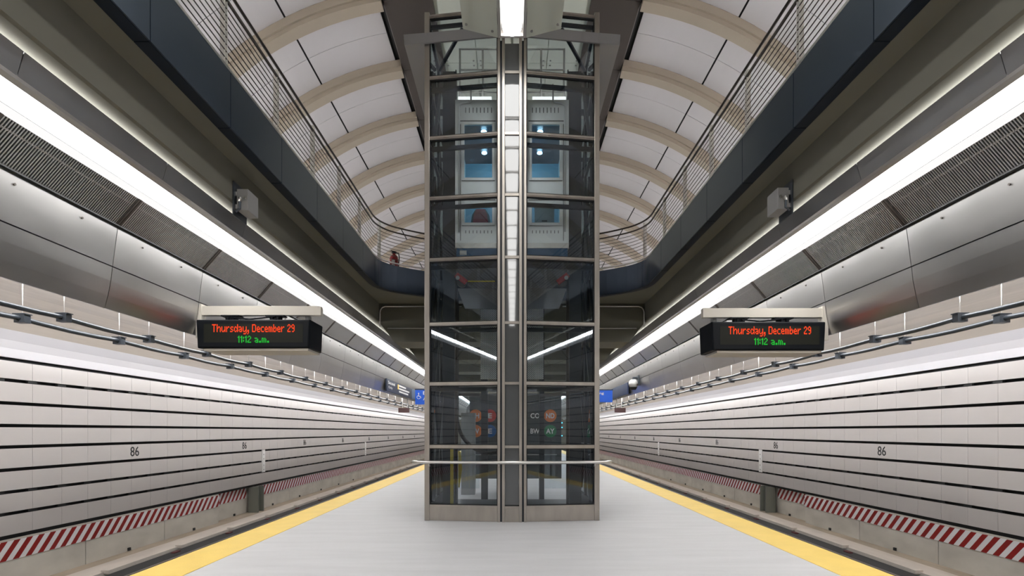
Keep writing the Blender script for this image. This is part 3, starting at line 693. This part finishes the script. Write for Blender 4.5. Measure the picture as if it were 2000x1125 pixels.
# ================================================================== ELEVATOR CAR
ca = thing('elevator_car', 'stainless elevator car with windows hanging in the glass shaft', 'elevator car')
CF, CB = 10.0, 11.85
f = MB()
xs = [(-1.0, -.855), (-.33, .33), (.855, 1.0)]
for a, b in xs: f.box(a, b, CF, CF + .05, 4.81, 7.33)
for a, b in ((-.855, -.33), (.33, .855)):
    f.box(a, b, CF, CF + .05, 6.90, 7.33); f.box(a, b, CF, CF + .05, 5.50, 5.93); f.box(a, b, CF, CF + .05, 4.81, 5.14)
obj('front_wall', f, M['carsteel'], ca)
for s in (-1, 1):
    for z0, z1 in ((5.93, 6.90), (5.14, 5.50)):
        a, b = s * .33, s * .855; lo_, hi_ = min(a, b), max(a, b)
        wn = MB(); 
        for q in ((lo_ - .03, lo_ + .02, z0 - .03, z1 + .03), (hi_ - .02, hi_ + .03, z0 - .03, z1 + .03), (lo_, hi_, z0 - .03, z0 + .02), (lo_, hi_, z1 - .02, z1 + .03)): wn.box(q[0], q[1], CF - .03, CF, q[2], q[3])
        wf = obj('window_frame', wn, M['carsteel'], ca, bevel=.004)
        obj('window_pane', MB().box(lo_, hi_, CF + .02, CF + .028, z0, z1), M['carglass'], wf)
    obj('side_wall', MB().box(s * .97, s * 1.0, CF + .05, CB, 4.81, 7.33), M['carsteel'], ca)
    sl = MB()
    for i in range(8): 
        x = s * (.36 + .065 * i); sl.box(x - .006, x + .006, CF - .004, CF + .0, 7.10, 7.19); sl.box(x - .005, x + .005, CF - .004, CF, 4.98, 5.03)
    obj('vent_slots', sl, M['dark'], ca)
    sm = MB(); sm.box(s * .29, s * .90, CF - .006, CF, 5.56, 5.575); sm.box(s * .90, s * .91, CF - .006, CF, 4.85, 6.9); sm.box(s * .29, s * .91, CF - .006, CF, 6.95, 6.962); obj('seam', sm, M['rail'], ca)
    # interior lining, spot lamps
    obj('interior_spot', MB().lathe([(0.05, 0), (0.05, .02)], (s * .52, 10.5, 7.02), 'z', 14), M['spot'], ca)
    obj('interior_spot', MB().lathe([(0.05, 0), (0.05, .02)], (s * .55, 11.3, 7.02), 'z', 14), M['spot'], ca)
    # lamp bar and pipes on the roof
    obj('roof_lamp', MB().tube([(s * .95, CF + .06, 7.37), (s * .36, CF + .06, 7.37)], .045, 10), M['lampbar'], ca, smooth=True)
    rr = MB()
    for x in (.93, .52): rr.tube([(s * x, CF + .15, 7.35), (s * x, CF + .15, 8.32)], .018, 6)
    for z in (8.32, 7.55, 7.95): rr.tube([(s * .95, CF + .15, z), (s * .2, CF + .15, z)], .016, 6)
    rr.tube([(s * .72, CF + .0, 7.6), (s * .72, CF - .02, 7.3), (s * .74, CF - .03, 7.27), (s * .88, CF - .03, 7.25), (s * .93, CF - .03, 7.2), (s * .93, CF - .03, 5.0)], .014, 8)
    obj('roof_railing', rr, M['carsteel'], ca, smooth=True)
    # running gear
    pu = MB(); pu.lathe([(.04, -.02), (.09, -.02), (.09, .02), (.04, .02)], (s * .88, CF + .0, 4.12), 'y', 18)
    pu = obj('sheave', pu, M['rail'], ca)
    pr = MB(); pr.bar((s * .98, CF - .04, 4.24), (s * .80, CF - .04, 4.10), .03, .09); obj('sheave_guard', pr, M['red2'], ca)
    pr = MB(); pr.lathe([(.035, -.02), (.035, .0)], (s * .95, CF - .06, 4.18), 'y', 12); obj('hub', pr, M['white'], ca)
obj('interior_back', MB().box(-.97, .97, CB - .03, CB, 4.81, 7.33), M['carin'], ca)
obj('interior_ceiling', MB().box(-.97, .97, CF + .05, CB - .03, 7.06, 7.33), M['shaftdk'], ca)
obj('car_floor', MB().box(-1.0, 1.0, CF, CB, 4.72, 4.81), M['shaft'], ca)
obj('apron', MB().box(-.98, .98, CF + .01, CF + .08, 4.55, 4.72), M['blue'], ca)
obj('underframe', MB().box(-.98, .98, CF + .15, CB, 4.05, 4.72), M['shaftdk'], ca)
obj('apron_label', MB().box(-.92, -.80, CF + .003, CF + .01, 4.60, 4.68), M['white'], ca)
obj('under_bar', MB().tube([(-.78, CF - .02, 4.13), (-.30, CF - .02, 4.13)], .012, 6), M['yel2'], ca)
cp = MB(); cp.box(.42, .78, 10.5, 10.56, 5.0, 6.0, 0)
for x, z in ((.6, 5.30), (.6, 5.38), (.55, 5.22), (.65, 5.22)): cp.box(x - .05, x + .05, 10.49, 10.5, z - .012, z + .012, 1)
obj('control_panel', cp, [M['greybox'], M['dark']], ca)
hr = MB(); hr.tube([(-.8, CB - .12, 5.75), (.8, CB - .12, 5.75)], .02, 8); obj('handrail', hr, M['chrome'], ca)
# bag in the car
bg = MB()
for k_, (wt, dt, z) in enumerate(((.17, .1, 4.82), (.21, .12, 4.95), (.20, .12, 5.15), (.16, .10, 5.42), (.10, .07, 5.52))):
    n = 14
    for j in range(n):
        a = 2 * PI * j / n; bg.v.append((-.57 + wt * math.copysign(abs(math.cos(a)) ** .6, math.cos(a)), 10.35 + dt * math.copysign(abs(math.sin(a)) ** .6, math.sin(a)), z))
    if k_:
        for j in range(n):
            p = (k_ - 1) * n + j; q = (k_ - 1) * n + (j + 1) % n; bg.f.append([p, q, q + n, p + n]); bg.m.append(1 if j in (9, 10, 11) else 0)
bg.f.append(list(range(14))[::-1]); bg.m.append(0); bg.f.append([4 * 14 + j for j in range(14)]); bg.m.append(0)
tag(obj('backpack', bg, [M['cloth'], M['clothred']], smooth=True), 'grey and red backpack behind the lower left window of the elevator car', 'bag')
lt = bpy.data.lights.new('car_lamp', 'POINT'); lt.energy = 40; lt.color = (.65, .88, 1); lt.shadow_soft_size = .1
lo_ = bpy.data.objects.new('car_lamp', lt); COL.objects.link(lo_); lo_.location = (0, 10.9, 6.9); lo_.parent = ca
# bridge from the mezzanine to the shaft
mb = MB(); mb.box(-1.3, 1.3, YB + .08, 16.2, 5.29, 5.8); tag(obj('mezzanine_bridge', mb, M['fascia']), 'dark bridge slab joining the elevator shaft to the mezzanine', 'bridge')

# ================================================================== BOARD BEHIND THE SHAFT
bd = thing('poster_board', 'dark free-standing board with coloured lettered discs behind the elevator shaft', 'board')
obj('panel', MB().box(-1.05, 1.22, 14.0, 14.08, .33, 2.42), M['board'], bd, bevel=.01)
for x in (-.70, .75): obj('leg', MB().box(x - .04, x + .04, 14.0, 14.08, 0, .34), M['rail'], bd)
obj('rail', MB().tube([(-1.0, 13.96, .92), (1.1, 13.96, .92)], .012, 6), M['chrome'], bd)
def disc(px, py, mname, ch, dx=0):
    x = (px - 1000) / FPX * 14; z = 1.5 + (842 - py) / FPX * 14
    dd = obj('disc', MB().lathe([(.155, 0), (.155, .008)], (x, 13.99, z), 'y', 28), M[mname], bd)
    text_obj('letters', ch, .10 * len(ch) + .01 * (len(ch) > 1), .125, lambda u, v, d: (x + dx + u, 13.989 - d, z + v), M['textwhite'], dd, .003, .03)
disc(929, 812, 'orange', 'H', .04); disc(957, 812, 'discred', 'E'); disc(929, 842, 'orange', 'V', .04); disc(957, 842, 'discblue', 'E')
disc(1074.7, 812, 'orange', 'ND'); disc(1074.7, 842, 'discgreen', 'AY')
for py, ch in ((812, 'CO'), (842, 'BW')):
    x = (1045 - 1000) / FPX * 14; z = 1.5 + (842 - py) / FPX * 14
    text_obj('letters', ch, .225, .125, lambda u, v, d: (x + u, 13.999 - d, z + v), M['textwhite'], bd, .003, .02)

tag(obj('grey_cabinet', MB().box(-1.20, -.875, 13.4, 13.7, .0, 1.93), M['greybox']), 'plain grey cabinet standing in front of the lettered board, left side', 'cabinet')
for z in (1.40, 1.58, 1.68): obj('indicator_lamp', MB().lathe([(.012, -.01), (.012, 0)], (1.085, YB - .07, z), 'y', 10), M['bluled'], ez)
# ================================================================== LED SIGNS
GL = {
'T': "##### ..#.. ..#.. ..#.. ..#.. ..#.. ..#..", 'h': "#.... #.... #.##. ##..# #...# #...# #...#", 'u': "..... ..... #...# #...# #...# #..## .##.#",
'r': ".... .... #.## ##.. #... #... #...", 's': ".... .... .### #... .##. ...# ###.", 'd': "....# ....# .##.# #..## #...# #..## .##.#",
'a': ".... .... ###. ...# .### #..# .###", 'y': "..... ..... #...# #...# #...# #..## .##.# ....# .###.", ',': ".. .. .. .. .. ## ## .# #.",
'D': "####. #...# #...# #...# #...# #...# ####.", 'e': ".... .... .##. #..# #### #... .###", 'c': ".... .... .### #... #... #... .###",
'm': "..... ..... ##.#. #.#.# #.#.# #.#.# #.#.#", 'b': "#... #... #.#. ##.# #..# #..# ###.", ' ': "..", '2': ".##. #..# ...# ..#. .#.. #... ####",
'9': ".##. #..# #..# .### ...# ...# .##.", '1': ".# ## .# .# .# .# .#", ':': ". # # . # # .", '.': ".. .. .. .. .. ## ##"}
def led_text(name, body, w_, cx, y, zbase, hcap, m, parent):
    x = 0; px = []; wi = 0
    for ch in body:
        wi += ch == ' '
        rows = GL[ch].split(); wd = len(rows[0])
        for r, row in enumerate(rows):
            for c, v in enumerate(row):
                if v == '#': px.append((x + c, 7 - r, wi))
        x += wd + 1
    x -= 1; u = w_ / x; v_ = hcap / 7
    mbs = [MB() for _ in range(wi + 1)]
    for c, r, q in px:
        a, b = cx - w_ / 2 + c * u, zbase + (r - 1) * v_
        e = u * .04
        mbs[q].prism([(a - e, b + v_ * .25), (a + u * .2, b - e), (a + u * .8, b - e), (a + u + e, b + v_ * .25), (a + u + e, b + v_ * .8), (a + u * .8, b + v_ + e), (a + u * .2, b + v_ + e), (a - e, b + v_ * .8)], y - .002, y)
    for mb in mbs: obj(name, mb, m, parent)
for s, sd in SIDES:
    t = thing('led_sign', 'black hanging LED sign showing date and time over the %s platform edge' % sd, 'sign', None)
    cx = -4.15 if s < 0 else 4.115; y0 = 9.1; W = .915
    zt, zb = (3.29, 2.83) if s < 0 else (3.255, 2.795)
    hb = MB()
    x0, x1 = cx - W, cx + W
    # tapered housing: face narrows towards the bottom, side cheeks lean
    ring = lambda y, e, f_: [(x0 + e, y, zt - f_), (x1 - e, y, zt - f_), (x1 - e - .02, y, zb + f_), (x0 + e + .02, y, zb + f_)]
    rings = [ring(y0, .012, .012), ring(y0 + .03, 0, 0), ring(y0 + .60, 0, 0), ring(y0 + .64, .012, .012)]
    hb.v = [p for r in rings for p in r]
    for i in range(3):
        for k in range(4): hb.f.append([i * 4 + k, i * 4 + (k + 1) % 4, (i + 1) * 4 + (k + 1) % 4, (i + 1) * 4 + k]); hb.m.append(0)
    hb.f += [[0, 3, 2, 1], [12, 13, 14, 15]]; hb.m += [0, 0]
    obj('housing', hb, M['black'], t, bevel=.012)
    obj('base_plate', MB().box(x0 + .1, x1 - .05, y0 + .05, y0 + .6, zb - .035, zb), M['bracket'], t)
    sc_ = obj('screen', MB().box(x0 + .13, x1 - .11, y0 - .004, y0, zb + .09, zt - .075), M['screen'], t)
    tx = cx + .01
    led_text('date_text', 'Thursday, December 29', 1.32, tx, y0 - .005, zt - .205, .125, M['ledred'], sc_)
    led_text('time_text', '11:12 a.m.', .50, tx, y0 - .005, zt - .375, .11, M['ledgreen'], sc_)
    ib, ob = (3.10, 5.08)
    hz = zt + .07
    obj('support_beam', MB().box(s * ib, s * ob, y0 + .12, y0 + .22, hz + .02, hz + .17), M['bracket'], t, bevel=.004)
    for x in (cx - .42, cx + .30):
        c = MB(); c.box(x - .15, x + .15, y0 + .1, y0 + .26, hz + .0, hz + .02); c.box(x - .08, x + .08, y0 + .12, y0 + .24, hz - .05, hz); c.lathe([(.03, 0), (.03, .06)], (x - .04, y0 + .12, hz - .07), 'z', 10); c.lathe([(.03, 0), (.03, .06)], (x + .05, y0 + .12, hz - .07), 'z', 10)
        c.box(x - .02, x + .02, y0 + .14, y0 + .2, zt - .005, hz)
        obj('mounting_clamp', c, M['black'], t)
    c = MB(); c.tube([(cx - .4, y0 + .1, hz - .02), (cx - .1, y0 + .1, hz - .05), (cx + .1, y0 + .1, hz - .03), (cx + .32, y0 + .1, hz)], .012, 6); obj('cable', c, M['black'], t)
    c = MB(); c.box(s * 5.03, s * 5.12, y0 + .1, y0 + .24, hz - .35, hz + .2); obj('wall_bracket', c, M['bracket'], t)
    c = MB(); c.box(s * (abs(cx) - W + .12) - .03, s * (abs(cx) - W + .12) + .03, y0 + .2, y0 + .32, zt - .01, hz + .03); obj('stub', c, M['greybox'], t)

# ================================================================== JUNCTION BOXES on the side beams
for s, sd in SIDES:
    y = 8.05 if s < 0 else 8.0
    t = thing('junction_box', 'grey metal junction box bracketed to the side beam above the %s light' % sd, 'junction box')
    obj('box', MB().box(s * 3.74, s * 3.90, y, y + .33, 4.63, 4.93), M['greybox'], t, bevel=.006)
    obj('mounting_plate', MB().box(s * 3.925, s * 3.945, y - .03, y + .36, 4.55, 5.03), M['pipe'], t)
    b = MB(); b.box(s * 3.88, s * 3.93, y + .02, y + .06, 4.66, 4.72); b.box(s * 3.88, s * 3.93, y + .02, y + .06, 4.84, 4.90); obj('standoff', b, M['chrome'], t)
    b = MB(); b.lathe([(.02, 0), (.028, .03), (.02, .06)], (s * 3.84, y - .03, 4.74), 'z', 10); obj('fitting', b, M['chrome'], t, label='bright metal conduit fitting')
    b = MB(); b.tube([(s * 3.84, y - .03, 4.74), (s * 3.84, y - .03, 4.64), (s * 3.90, y - .03, 4.60)], .018, 8); obj('conduit', b, M['pipe'], t)
    b = MB(); b.lathe([(.016, -.03), (.016, 0)], (s * 3.775, y, 4.80), 'y', 8); obj('latch', b, M['chrome'], t)

# ================================================================== SIGNS, CAMERA, ETC. FAR OFF
def wheelchair(mb, x, z, y, k):
    mb.lathe([(.03 * k, 0), (.03 * k, .004)], (x, y, z + .13 * k), 'y', 10)
    mb.bar((x, y, z + .10 * k), (x + .01 * k, y, z - .02 * k), .004, .035 * k, up=(1, 0, 0)); mb.bar((x, y, z - .01 * k), (x + .08 * k, y, z - .01 * k), .004, .03 * k); mb.bar((x + .08 * k, y, z), (x + .11 * k, y, z - .1 * k), .004, .03 * k, up=(1, 0, 0))
    mb.tube([(x + .08 * k * math.cos(a), y, z - .05 * k + .08 * k * math.sin(a)) for a in [PI * .62 + i * PI * 1.2 / 14 for i in range(15)]], .012 * k, 5)
t = thing('boarding_sign', 'blue sign with wheelchair symbol hung over the left platform edge, by the shaft', 'sign')
p = obj('panel', MB().box(-4.43, -2.95, 26, 26.08, 2.72, 3.38), M['signblue'], t)
obj('frame', MB().box(-4.45, -2.93, 26.0, 26.09, 3.38, 3.44), M['navy'], t)
mb = MB(); wheelchair(mb, -4.27, 3.10, 25.99, .95); obj('wheelchair_symbol', mb, M['textwhite'], p)
text_obj('letters', 'Boarding', .98, .2, lambda u, v, d: (-3.58 + u, 25.995 - d, 3.22 + v), M['textwhite'], p, .003, .01)
text_obj('letters', 'Area', .45, .15, lambda u, v, d: (-3.845 + u, 25.995 - d, 2.98 + v), M['textwhite'], p, .003, .01)
obj('hanger', MB().box(-3.9, -3.85, 26.02, 26.06, 3.42, 5.28).box(-3.2, -3.15, 26.02, 26.06, 3.42, 5.28), M['rail'], t)
t = thing('boarding_sign', 'blue sign ending in small white letters over the right platform edge, by the shaft', 'sign')
p = obj('panel', MB().box(3.1, 4.60, 26, 26.08, 2.82, 3.36), M['signblue'], t)
mb = MB(); wheelchair(mb, 3.25, 3.07, 25.99, 1.3); obj('wheelchair_symbol', mb, M['textwhite'], p)
text_obj('letters', 'Boarding', .85, .14, lambda u, v, d: (3.78 + u, 25.995 - d, 3.22 + v), M['textwhite'], p, .003, .01)
text_obj('letters', 'Area', .35, .1, lambda u, v, d: (3.65 + u, 25.995 - d, 3.02 + v), M['textwhite'], p, .003, .01)
obj('frame', MB().box(3.08, 4.62, 26.0, 26.09, 3.36, 3.41), M['navy'], t)
obj('hanger', MB().box(3.9, 3.85, 26.02, 26.06, 3.40, 5.28).box(3.5, 3.55, 26.02, 26.06, 3.40, 5.28), M['rail'], t)
# long wall signs on the duct
t = thing('station_sign', 'navy sign with white lines of text along the left duct, near the shaft', 'sign')
p = obj('panel', MB().box(-5.03, -4.98, 22.6, 28.2, 3.10, 3.60), M['navy'], t)
def wl_(yc, zc): return lambda u, v, d: (-4.978 + d, yc + u, zc + v)
text_obj('letters', 'Second', 1.3, .13, wl_(23.5, 3.47), M['textwhite'], p, .003, .015); text_obj('letters', 'Only', .8, .13, wl_(23.3, 3.27), M['textwhite'], p, .003, .015)
obj('yellow_mark', MB().box(-4.98, -4.975, 24.75, 25.0, 3.33, 3.54), M['yellow'], p)
for zc, wd in ((3.50, 1.6), (3.37, 2.5), (3.24, 2.2)): obj('text_line', MB().box(-4.98, -4.976, 25.05, 25.05 + wd, zc - .035, zc + .035), M['textwhite'], p)
obj('panel', MB().box(-5.03, -4.98, 28.25, 33, 3.10, 3.60), mat('panel_slate', srgb(60, 84, 120), .4), t, label='slate blue end of the sign')
obj('end_panel', MB().box(-5.03, -4.98, 33.05, 36, 3.10, 3.60), M['orangebrown'], t, label='orange-brown end of the sign')
t = thing('station_sign', 'navy sign along the right duct behind the dome camera', 'sign')
obj('panel', MB().box(5.03, 4.98, 24.5, 30, 3.10, 3.60), mat('panel_slate_navy', srgb(36, 52, 84), .4), t)
# dome camera
t = thing('dome_camera', 'white dome security camera mounted on the right duct', 'camera')
mb = MB(); mb.lathe([(.0001, -.22), (.10, -.19), (.15, -.12), (.17, -.04), (.19, -.03), (.19, .04), (.15, .14), (.08, .19), (.0001, .2)], (4.82, 22.6, 3.36), 'z', 20); obj('dome', mb, M['white'], t, smooth=True)
mb = MB(); mb.lathe([(.10, -.205), (.145, -.125), (.155, -.09)], (4.82, 22.58, 3.345), 'z', 20); obj('lens_ring', mb, M['rubber'], t, smooth=True)
mb = MB(); mb.tube([(4.82, 22.6, 3.5), (4.84, 22.62, 3.62), (4.95, 22.63, 3.62), (5.06, 22.63, 3.55)], .05, 8); mb.box(5.0, 5.06, 22.5, 22.76, 3.32, 3.72); obj('arm', mb, M['pipe'], t)
# small hanging indicator boxes
for s, sd in SIDES:
    t = thing('indicator_box', 'small dark indicator box hung on white rods over the %s track' % sd, 'indicator')
    obj('box', MB().box(s * 4.98, s * 5.50, 27.5, 27.62, 2.40, 2.62), M['maroon'], t)
    for x in (5.07, 5.31): obj('rod', MB().box(s * x - .02, s * x + .02, 27.53, 27.57, 2.62, 3.25), M['white'], t)
# conduit loops on the first cross beam
for s, sd in SIDES:
    mb = MB(); pth = [(s * 3.92, 16.86, 4.75), (s * 3.92, 16.86, 5.02)]
    for i in range(7):
        a = PI / 2 * i / 6; pth.append((s * (3.92 - .16 * math.sin(a) * 1.0 - 0), 16.86, 5.02 + .16 * (1 - math.cos(a)) ** .5 if i else 5.02))
    pth = [(s * 3.92, 16.86, 4.6), (s * 3.92, 16.86, 5.02), (s * 3.90, 16.86, 5.10), (s * 3.85, 16.86, 5.17), (s * 3.76, 16.86, 5.20), (s * 1.5, 16.86, 5.20)]
    mb.tube(pth, .02, 8); mb.tube([(s * 3.7, 16.87, 4.55), (s * 1.5, 16.87, 4.55)], .014, 6)
    tag(obj('beam_conduit', mb, M['chrome'], smooth=True), 'thin metal conduit bent along the first cross beam, %s of the shaft' % sd, 'conduit')
# fire extinguisher
t = thing('fire_extinguisher', 'red fire extinguisher standing behind the curved balcony railing', 'fire extinguisher', loc=(0, 0, 0))
mb = MB(); mb.lathe([(.0001, 0), (.11, .0), (.12, .02), (.12, .46), (.10, .53), (.04, .58), (.03, .62)], (-3.27, 15.75, 5.81), 'z', 18); obj('cylinder', mb, M['extred'], t, smooth=True)
mb = MB(); mb.box(-3.32, -3.22, 15.70, 15.80, 6.42, 6.46); mb.bar((-3.36, 15.75, 6.50), (-3.2, 15.75, 6.46), .03, .02); obj('valve', mb, M['black'], t)
mb = MB(); mb.tube([(-3.24, 15.75, 6.44), (-3.14, 15.72, 6.42), (-3.11, 15.68, 6.3), (-3.13, 15.66, 6.0)], .014, 6); obj('hose', mb, M['black'], t)
mb = MB(); mb.box(-3.31, -3.22, 15.625, 15.632, 6.05, 6.22); obj('paper_label', mb, M['white'], t)
